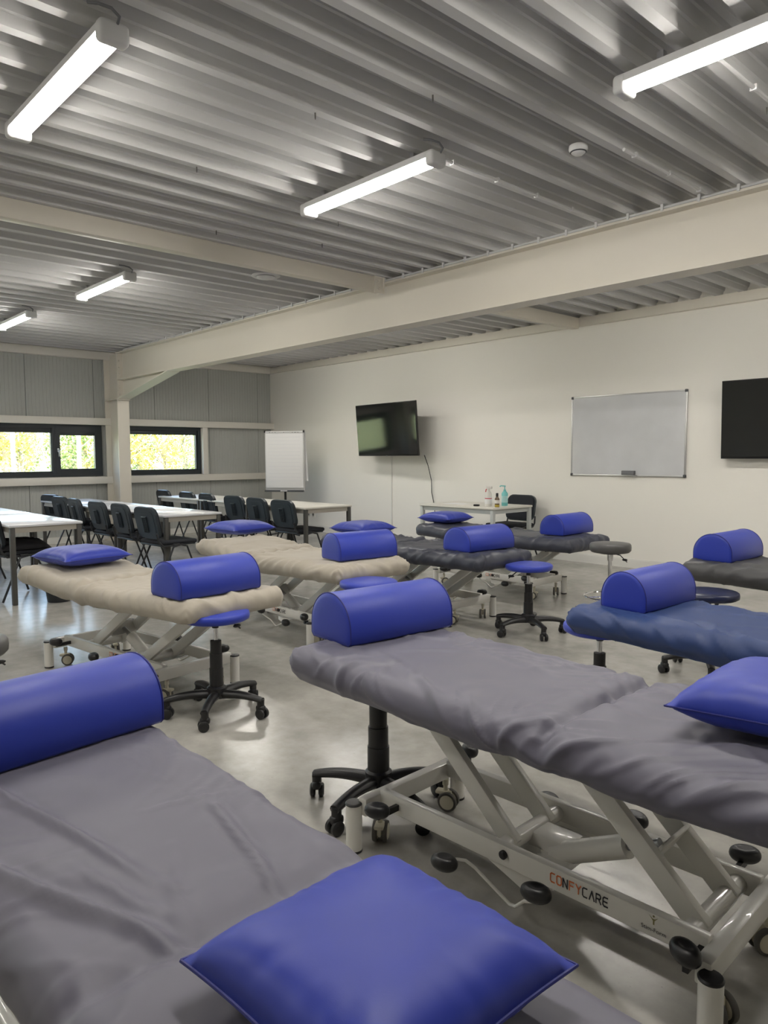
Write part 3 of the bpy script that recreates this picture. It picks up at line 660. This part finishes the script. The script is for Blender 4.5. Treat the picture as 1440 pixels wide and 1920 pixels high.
def pillow_mesh(seed, side=.44, th=.13):
    m = MB(); n = 30; vs = []; idx = {}
    for sgn in (1, -1):
        for i in range(n + 1):
            for j in range(n + 1):
                u, v = -1 + 2 * i / n, -1 + 2 * j / n
                edge = i in (0, n) or j in (0, n)
                if edge and sgn < 0: idx[(sgn, i, j)] = idx[(1, i, j)]; continue
                pin = 1 - .055 * (1 - u * u) * (abs(v) ** 2) ; piv = 1 - .055 * (1 - v * v) * (abs(u) ** 2)
                x, y = u * side / 2 * piv, v * side / 2 * pin
                e = max(0, (1 - u ** 4)) * max(0, (1 - v ** 4)); hgt = th / 2 * (e ** .62)
                k = (1 - e) * e * 4; ang_ = math.atan2(v, u)
                wr = .0035 * k * (ridge(ang_ * 4.5, math.hypot(u, v) * .8, seed + sgn) - .4) + .002 * N(u * 2, v * 2, seed)
                idx[(sgn, i, j)] = len(vs); vs.append((x, y, sgn * (hgt + wr * (0 if edge else 1)) * (.85 if sgn < 0 else 1.1)))
    fs = []
    for sgn in (1, -1):
        for i in range(n):
            for j in range(n):
                q = [idx[(sgn, i, j)], idx[(sgn, i + 1, j)], idx[(sgn, i + 1, j + 1)], idx[(sgn, i, j + 1)]]
                fs.append(tuple(q if sgn > 0 else q[::-1]))
    m.add(vs, fs); loop = [vs[idx[(1, i, 0)]] for i in range(n)] + [vs[idx[(1, n, j)]] for j in range(n)] + [vs[idx[(1, n - i, n)]] for i in range(n)] + [vs[idx[(1, 0, n - j)]] for j in range(n)]
    sm = MB().tube([tuple(Vector(p) * 1.002) for p in loop + [loop[0]]], .0026, 6, cap=False)
    return m.mesh('pillow_body', vinyl, ang=80), sm.mesh('pillow_piping', vinyl_seam)
def pillow(label, x, y, z, rz, seed, side=.44, th=.13, rx=0, ry=0):
    a, b = pillow_mesh(seed, side, th)
    t = thing('pillow', label, 'pillow', (x, y, z + th * .42), rz, 'square blue pillows'); t.rotation_euler = (rx, ry, rz)
    link('cover', a, t); link('piping', b, t)
PL = 'square blue vinyl pillow '
pillow(PL + 'in the foreground, lying on the nearest grey sheet', -.695, .622, .632, R_(1), 1, .372, .11)
pillow(PL + 'at the right edge, on the big grey-covered table', -.645, 1.99, .668, R_(3), 2, .46, .14, ry=R_(-2))
pillow(PL + 'on the left front beige-covered table', -5.02, 1.84, .642, R_(8), 3, .47, .12)
pillow(PL + 'on the second beige-covered table', -5.82, 3.56, .655, R_(6), 4, .46, .12)
pillow(PL + 'half hidden behind a bolster, third table back', -5.24, 4.54, .625, R_(2), 5, .45, .12)
pillow(PL + 'farthest back, in front of the pale desk', -5.40, 5.86, .633, R_(4), 6, .43, .12)

# ---------------------------------------------------------------- stools
def caster_pair(parent, x, y, z=0, rz=0):
    c = part('caster', 'scf', lambda: MB().lathe([(.007, .035), (.007, .085)], 10).rbox((0, 0, .052), (.05, .036, .034), .012, seg=3).lathe([(.019, .06), (.019, .1)], 14), black_pl, parent, (x, y, z), rz)
    for q in (-1, 1): part('wheel', 'scw', lambda: MB().lathe([(.006, -.011), (.02, -.011), (.027, -.006), (.027, .006), (.02, .011), (.006, .011)], 20, (0, 0, 0), 'y'), black_pl, c, (-.008, q * .017, .027))
def star(parent, rz0=0, R=.27, n=5, m=None, z=.115, zt=.07):
    for k in range(n):
        a = rz0 + 2 * PI * k / n
        def b():
            mb = MB(); secs = []; N_ = 12
            for i in range(N_ + 1):
                t = i / N_; x = .02 + t * (R - .02); zz = .103 + .014 * math.sin(t * PI * .75) - .02 * t ** 2; w = .027 - .007 * t; h = .026 - .01 * t
                secs.append([(x, w * math.cos(2 * PI * q / 10), zz + h * math.sin(2 * PI * q / 10)) for q in range(10)])
            vs = [v for s in secs for v in s]
            fs = [(i * 10 + q, i * 10 + (q + 1) % 10, (i + 1) * 10 + (q + 1) % 10, (i + 1) * 10 + q) for i in range(N_) for q in range(10)] + [tuple(range(9, -1, -1)), tuple(N_ * 10 + q for q in range(10))]
            return mb.add(vs, fs)
        part('base_arm', 'sarm%.2f' % R, b, m or black_pl, parent, (0, 0, 0), a)
        caster_pair(parent, (R - .012) * math.cos(a), (R - .012) * math.sin(a), 0, a + 1.9 + k)
def stool(label, x, y, zs, rz, seat_m, style='black', th=.045, r=.18, tilt=(0, 0), sleeve=True, lev=90, cw=1.0, group='wheeled stools'):
    t = thing('stool', label, 'stool', (x, y, 0), rz, group)
    seat = MB().lathe([(0, -th), (r * .9, -th), (r * .985, -th * .8), (r, -th * .45), (r * .985, -th * .15), (r * .94, 0), (r * .6, .006), (0, .008)], 40)
    o = one('seat', seat, seat_m, t, (0, 0, zs), ang=60); o.rotation_euler = (tilt[0], tilt[1], 0)
    sp = one('seat_plate', MB().lathe([(.09, -th - .012), (.095, -th)], 20), black_pl, t, (0, 0, zs))
    star(t, 0, m=black_pl if style == 'black' else chrome)
    if style == 'black':
        H = zs - th - .012
        one('hub', MB().lathe([(.05, .09), (.052, .14), (.04, .15)], 24), black_pl, t)
        one('sleeve', MB().lathe([(.036 * cw, .14), (.036 * cw, H * .5), (.033 * cw, H * .502), (.033 * cw, H * .66), (.029 * cw, H * .662), (.029 * cw, H * (.80 if sleeve else 1.0))], 24), black_pl, t)
        one('gas_piston', MB().lathe([(.013, H * .7), (.013, H)], 16), chrome if sleeve else black_pl, t)
        one('collar', MB().lathe([(.018, H - .03), (.018, H)], 16), black_pl, t)
    else:
        H = zs - th - .012
        one('gas_piston', MB().lathe([(.022, .12), (.022, H * .45), (.028, H * .45), (.028, H * .48), (.015, H * .48), (.015, H * .88), (.022, H * .9), (.025, H)], 20), chrome, t)
        one('foot_ring', MB().tube([(.2 * math.cos(2 * PI * k / 28), .2 * math.sin(2 * PI * k / 28), .2) for k in range(29)], .008, 8, cap=False), chrome, t)
        for k in range(3):
            a = k * 2 * PI / 3; one('ring_spoke', MB().tube([(0, 0, .2), (.2 * math.cos(a), .2 * math.sin(a), .2)], .006, 8), chrome, t)
    one('lever', MB().tube([(.02, 0, -th - .01), (.09, 0, -th - .02), (.15, 0, -th - .07)], .005, 8, rs=[.004, .004, .004]).ball((.13, 0, -th - .053), (.024, .01, .01)), black_pl, t, (0, 0, zs), rz=R_(lev) - rz)
stool('wheeled stool with blue round seat tucked under the left front beige-covered table', -3.41, 1.925, .545, R_(-43), vinyl)
stool('wheeled stool with blue round seat tucked under the big grey-covered table', -2.055, 1.85, .535, R_(-150), vinyl, sleeve=False, r=.19, lev=48, cw=1.18)
stool('wheeled stool with blue round seat standing open between the two table rows', -3.345, 4.555, .53, R_(-100), vinyl, lev=215)
stool('wheeled stool with blue round seat under the end of the navy-covered table', -1.94, 3.235, .515, .6, vinyl)
stool('wheeled stool whose blue seat shows just under the second beige-covered table', -3.56, 3.13, .545, .1, vinyl, r=.19)
stool('wheeled stool with dark navy seat behind the navy-covered table', -1.96, 4.50, .51, R_(-137+5), mat('midnight_vinyl', (.012, .018, .06), .3), r=.18)
stool('round stool with thick charcoal seat and chrome post near the white wall', -3.14, 5.37, .635, 0.0, grey_seat, style='chrome', th=.07, r=.165, lev=0)
stool('round stool with charcoal seat at the left edge of the view', -3.665, .825, .535, 0.4, grey_seat, style='chrome', th=.07, r=.165)

# ---------------------------------------------------------------- chairs
def shell(w, h, th, bend, r, nu=12, nv=12):   # rounded rect plate in xz plane, curved in y
    m = MB(); vs = []
    def pt(u, v, off):
        x, z = u * w / 2, v * h / 2
        cx, cz = w / 2 - r, h / 2 - r
        if abs(x) > cx and abs(z) > cz:
            dx, dz = abs(x) - cx, abs(z) - cz; l = max(dx, dz); q = math.hypot(dx, dz)
            if q > 0: x = math.copysign(cx + dx / q * l, x); z = math.copysign(cz + dz / q * l, z)
        return (x, bend * (x / (w / 2)) ** 2 + off, z)
    for off in (0, th):
        for i in range(nu + 1):
            for j in range(nv + 1): vs.append(pt(-1 + 2 * i / nu, -1 + 2 * j / nv, off))
    o = (nu + 1) * (nv + 1); K = lambda i, j: i * (nv + 1) + j; fs = []
    for i in range(nu):
        for j in range(nv):
            fs += [(K(i, j), K(i + 1, j), K(i + 1, j + 1), K(i, j + 1)), (o + K(i, j + 1), o + K(i + 1, j + 1), o + K(i + 1, j), o + K(i, j))]
    B_ = [(i, 0) for i in range(nu)] + [(nu, j) for j in range(nv)] + [(nu - i, nv) for i in range(nu)] + [(0, nv - j) for j in range(nv)]
    for p, q in zip(B_, B_[1:] + B_[:1]): fs.append((K(*p), o + K(*p), o + K(*q), K(*q)))
    return m.add(vs, fs)
def make_chair(label, group):
    t = thing('conference_chair', label, 'chair', (0, 0, 0), 0, group)   # sitter faces +y
    seat = MB().rbox((0, .02, .455), (.46, .43, .045), .02, seg=3)
    one('seat', seat, chair_fab, t)
    one('seat_shell', MB().rbox((0, .01, .43), (.44, .41, .02), .009, seg=2), chair_pl, t)
    tl = R_(12)
    bk = link('backrest', shell(.45, .34, .03, -.0, .09).mesh('backrest', chair_pl, ang=50), t, (0, -.235, .66), rot=(tl, 0, 0))
    # raised rim and vertical vents on the rear face
    one('rear_panel', shell(.36, .26, .006, 0, .06), chair_pl, bk, (0, -.005, 0), ang=50)
    one('front_pad', shell(.42, .31, .02, 0, .08), chair_fab, bk, (0, .028, 0), ang=50)
    vm = MB().rbox((0, 0, .07), (.1, .014, .012), .004, seg=2)
    for k in range(4): vm.rbox((-.036 + .024 * k, 0, -.02), (.01, .012, .16), .004, seg=2)
    one('vent_ribs', vm, chair_pl, bk, (0, -.016, 0))
    for s in (-1, 1):
        one('leg', MB().tube([(s * .235, .03, .43), (s * .24, .1, .41), (s * .262, .235, .012)], .011, 8), chair_leg, t)
        one('leg', MB().tube([(s * .235, .03, .43), (s * .24, -.06, .41), (s * .262, -.245, .012)], .011, 8), chair_leg, t)
        one('back_upright', MB().tube([(s * .225, .0, .425), (s * .225, -.17, .425), (s * .222, -.215, .47), (s * .215, -.235, .56)], .011, 8), chair_leg, t)
        one('bracket', MB().rbox((s * .235, -.02, .43), (.03, .08, .03), .008, seg=2), chair_leg, t)
    return t
CH = make_chair('', None); first = [True]
def chair(label, x, y, rz, group):
    o = CH if first[0] else copy_tree(CH); first[0] = False
    o.location = (x, y, 0); o.rotation_euler = (0, 0, rz); o['label'] = label; o['category'] = 'chair'
    if group: o['group'] = group
    elif 'group' in o: del o['group']
    return o
nth = ['nearest chair', 'second chair', 'third chair', 'fourth chair', 'fifth chair', 'sixth chair']
for k, (x, y, a) in enumerate([(-7.40, 3.62, 3), (-8.13, 3.66, 0), (-8.80, 3.66, 2), (-9.62, 3.70, -3), (-10.3, 3.74, 5), (-10.95, 3.82, 14)]):
    chair('black plastic-backed chair, %s from the open end of the middle row of tables' % nth[k], x, y, R_(a), 'chairs at the middle row of tables')
for k, (x, y, a) in enumerate([(-7.5, 5.35, 2), (-8.14, 5.4, 0), (-8.78, 5.45, 3), (-9.58, 5.5, -2), (-10.27, 5.55, 1), (-11.15, 5.6, 0)]):
    chair('black plastic-backed chair, %s from the open end of the row beneath the windows' % nth[k].replace('chair', 'one'), x + .11, y, R_(a), 'chairs at the rear row of tables')
chair('black chair under the left tables with a dark jacket on its seat', -7.66, 2.17, R_(8), 'chairs at the left row of tables')
chair('black chair at the left tables just behind the chair with the jacket', -9.1, 2.16, R_(0), 'chairs at the left row of tables')
chair('black chair facing forward behind the pale desk', -5.92, 7.66, PI, None)
# jacket on the seat
def jacket():
    m = MB(); n = 22; vs = []
    for sg in (0, 1):
        for i in range(n + 1):
            for j in range(n + 1):
                u, v = -1 + 2 * i / n, -1 + 2 * j / n
                r = 1 + .12 * N(math.atan2(v, u) * 2, 1.3); x, y = u * .23 * r, v * .27 * r + .04
                e = max(0, (1 - u ** 4) * (1 - v ** 4)); z = .485 + (.06 * e ** .5 + .035 * ridge(u * 2.1, v * 1.4, 3) * e if sg else 0)
                if v > .55: z -= (v - .55) * .12
                vs.append((x, y, z))
    K = lambda s, i, j: s * (n + 1) ** 2 + i * (n + 1) + j; fs = []
    for i in range(n):
        for j in range(n):
            fs += [(K(1, i, j), K(1, i + 1, j), K(1, i + 1, j + 1), K(1, i, j + 1)), (K(0, i, j + 1), K(0, i + 1, j + 1), K(0, i + 1, j), K(0, i, j))]
    B_ = [(i, 0) for i in range(n)] + [(n, j) for j in range(n)] + [(n - i, n) for i in range(n)] + [(0, n - j) for j in range(n)]
    for p, q in zip(B_, B_[1:] + B_[:1]): fs.append((K(0, *p), K(1, *p), K(1, *q), K(0, *q)))
    return m.add(vs, fs)
o = one('jacket', jacket(), cloth_m, None, (-7.66, 2.17, 0), R_(8), ang=180); tag(o, 'crumpled black jacket on a chair seat under the left tables', 'jacket')

# ---------------------------------------------------------------- tables
def table(label, x0, x1, y0, y1, zt=.74, top=table_top_m, leg=leg_m, apron=table_edge_m, group=None, rz=0, lw=.045):
    cx, cy = (x0 + x1) / 2, (y0 + y1) / 2; W, D = x1 - x0, y1 - y0
    t = thing('table', label, 'table', (cx, cy, 0), rz, group)
    one('tabletop', MB().rbox((0, 0, zt - .012), (W, D, .024), .006, seg=2), top, t)
    one('apron', MB().box((0, -D / 2 + .035, zt - .05), (W - .1, .022, .05)).box((0, D / 2 - .035, zt - .05), (W - .1, .022, .05)).box((-W / 2 + .035, 0, zt - .05), (.022, D - .1, .05)).box((W / 2 - .035, 0, zt - .05), (.022, D - .1, .05)), apron, t, smooth=False)
    for sx in (-1, 1):
        for sy in (-1, 1): part('leg', 'tleg%.3f' % lw, lambda: MB().rbox((0, 0, (zt - .024) / 2), (lw, lw, zt - .026), .006, seg=2), leg, t, (sx * (W / 2 - lw / 2 - .008), sy * (D / 2 - lw / 2 - .008), 0))
    return t
pos = ['near', 'middle', 'far']
for k in range(2):
    table('white-topped table with dark legs, %s one of the left row' % ['nearest', 'second'][k], -8.58 - k * 1.4, -7.2 - k * 1.4, 2.0, 2.66, group='white tables of the left row')
for k in range(3):
    table('white-topped table with dark legs, %s one of the middle row' % pos[k], -8.52 - k * 1.3, -7.24 - k * 1.3, 3.52, 4.2, group='white tables of the middle row')
for k in range(3):
    table('white-topped table with dark legs, %s one of the row below the windows' % pos[k], -8.38 - k * 1.3, -7.1 - k * 1.3, 5.24, 5.97, group='white tables of the rear row', top=desk_top_m)
table('pale desk with light legs in front of the white wall', -6.62, -5.42, 6.69, 7.45, top=desk_top_m, leg=desk_leg_m, apron=desk_leg_m)
# papers
def sheet_of_paper(label, x, y, rz, z=.7405, w=.3, d=.21):
    o = one('paper', MB().box((0, 0, .0012), (w, d, .0024)), paper_m, None, (x, y, z), R_(rz), smooth=False); tag(o, label, 'paper', 'papers on the tables')
sheet_of_paper('white paper sheet at the open end of the middle table row', -7.5, 3.85, 12, w=.42, d=.3)
sheet_of_paper('white paper sheet, second from the open end of the middle table row', -8.0, 3.95, -8, w=.42, d=.3)
sheet_of_paper('white paper sheet on the second table of the middle row', -9.0, 3.9, 5, w=.42, d=.3)
sheet_of_paper('white paper sheet at the far end of the row below the windows', -10.7, 5.6, 5, w=.42, d=.3)
sheet_of_paper('white paper sheet on the pale desk', -6.25, 7.0, 4, w=.3, d=.21)
o = one('phone_charger', MB().rbox((0, 0, .012), (.07, .04, .024), .006, seg=2), black_pl, None, (-5.79, 6.83, .74), .4); tag(o, 'small black gadget lying on the pale desk beside the bottles', 'gadget')
# bottles
sp = thing('spray_bottle', 'white trigger spray bottle with red trim on the desk', 'bottle', (-5.69, 6.93, .74), .3)
one('body', MB().lathe([(.038, 0), (.042, .01), (.042, .12), (.036, .16), (.018, .185), (.016, .2)], 20), clearw_m, sp)
one('label', MB().lathe([(.0425, .03), (.0427, .11)], 20), paper_m, sp); one('label_band', MB().lathe([(.043, .09), (.043, .1)], 20), red_m, sp)
one('trigger_head', MB().rbox((.01, 0, .225), (.075, .026, .03), .008, seg=2).lathe([(.018, .19), (.018, .215)], 14), clearw_m, sp)
one('trigger', MB().tube([(-.005, 0, .215), (-.03, 0, .2), (-.035, 0, .17)], .006, 8), red_m, sp)
bb = thing('small_bottle', 'small brown bottle with black cap between the spray and pump bottles', 'bottle', (-5.50, 6.86, .74))
one('body', MB().lathe([(.026, 0), (.028, .006), (.028, .10), (.014, .12), (.012, .13)], 20), brown_m, bb)
one('liquid_band', MB().lathe([(.0285, .006), (.0285, .03)], 20), amber_m, bb); one('cap', MB().lathe([(.015, .125), (.015, .165), (.008, .168)], 16), black_pl, bb)
one('label', MB().lathe([(.0287, .045), (.0287, .085)], 20), clearw_m, bb)
pb = thing('pump_bottle', 'turquoise pump bottle on the desk in front of the black chair', 'bottle', (-5.60, 7.13, .74), .4)
one('body', MB().lathe([(.034, 0), (.038, .008), (.038, .15), (.02, .175), (.014, .18)], 20), teal_m, pb)
one('pump', MB().lathe([(.016, .175), (.016, .195), (.006, .197), (.006, .235)], 14).tube([(.01, 0, .238), (-.045, 0, .242), (-.062, 0, .232)], .007, 8), teal_m, pb)
one('label', MB().lathe([(.0385, .04), (.0385, .12)], 20), mat('pale_teal_label', (.4, .65, .65), .5), pb)
# bin
bn = thing('waste_bin', 'round black waste bin with white bag edge beneath the beige table end', 'bin', (-7.17, 2.40, 0))
one('body', MB().lathe([(0, .003), (.10, 0), (.135, .25), (.14, .255), (.132, .255), (.097, .01), (0, .01)], 28), mat('black_bin', (.015, .018, .022), .45), bn)
one('bag_rim', MB().lathe([(.134, .19), (.142, .2), (.14, .255), (.128, .256), (.128, .2), (.13, .19)], 28), clearw_m, bn) if False else one('bag_rim', MB().tube([(.142 * math.cos(a), .142 * math.sin(a), .205 + .01 * math.sin(a * 2)) for a in [k * 2 * PI / 24 for k in range(-9, 4)]], .008, 8), paper_m, bn)

# ---------------------------------------------------------------- outside: trees and poles
def tree(label, x, y, h, seed, lm):
    random.seed(seed)
    t = thing('tree', label, 'tree', (x, y, -.15), 0, 'trees outside the windows')
    one('trunk', MB().tube([(0, 0, 0), (.05, .1, h * .3), (-.05, 0, h * .6), (0, .05, h * .92)], .1, 7, rs=[.12, .09, .06, .02]), bark_m, t)
    br = MB()
    for k in range(12):
        a = random.random() * 6.28; z0 = h * random.uniform(.15, .75); l = h * .3 * random.uniform(.6, 1.1)
        br.tube([(0, 0, z0), (l * .5 * math.cos(a), l * .5 * math.sin(a), z0 + l * .3), (l * math.cos(a), l * math.sin(a), z0 + l * .75)], .03, 5, rs=[.04, .025, .01])
    one('branches', br, bark_m, t)
    m = MB()
    for k in range(4200):
        while True:
            p = Vector((random.uniform(-1, 1), random.uniform(-1, 1), random.uniform(-1, 1)))
            if p.length < 1: break
        q = Vector((p.x * h * .27, p.y * h * .27, h * .55 + p.z * h * .48))
        if N(q.x * 1.3, q.y * 1.3, q.z * 1.3 + seed) < -.12: continue
        s = random.uniform(.035, .08); a, b = Vector((random.gauss(0, 1), random.gauss(0, 1), random.gauss(0, 1))).normalized(), Vector((random.gauss(0, 1), random.gauss(0, 1), random.gauss(0, 1)))
        c = a.cross(b).normalized()
        m.add([q - a * s, q - c * s * .6, q + a * s, q + c * s * .6], [(0, 1, 2, 3)])
    me = bpy.data.meshes.new('foliage'); me.from_pydata(m.v, [], m.f); me.materials.append(lm)
    f = link('foliage', me, t); f['kind'] = 'stuff'
tl_ = ['yellow-leaved tree', 'green-leaved tree', 'pale green-leaved tree']
k = 0
for row, (xx, yy0, st) in enumerate([(-27, 3.5, 2.0), (-31.5, 4.5, 2.4)]):
    for i in range(9 if row == 0 else 8):
        c = [0, 2, 0, 1, 0, 0, 2, 1, 0][i] if row == 0 else [1, 0, 2, 0, 1, 2, 0, 1][i]
        place = ['outside, %s tree of the front row counted from the left' % q for q in ('first', 'second', 'third', 'fourth', 'fifth', 'sixth', 'seventh', 'eighth', 'ninth')][i] if row == 0 else ['outside, %s tree of the rear row counted from the left' % q for q in ('first', 'second', 'third', 'fourth', 'fifth', 'sixth', 'seventh', 'eighth')][i]
        tree(tl_[c] + ' ' + place, xx + random.uniform(-.5, .5), yy0 + i * st + random.uniform(-.3, .3), random.uniform(3.1, 4.1), 100 + k, [leafA, leafB, leafC][c]); k += 1
for yy, lab in ((5.15, 'white outdoor pole seen through the left window pane'), (6.62, 'white outdoor pole seen through the narrow window sash')):
    o = one('pole', MB().tube([(0, 0, 0), (0, 0, 5)], .05, 10), paper_m, None, (-18.0, yy, -.15)); tag(o, lab, 'pole', 'white outdoor poles')
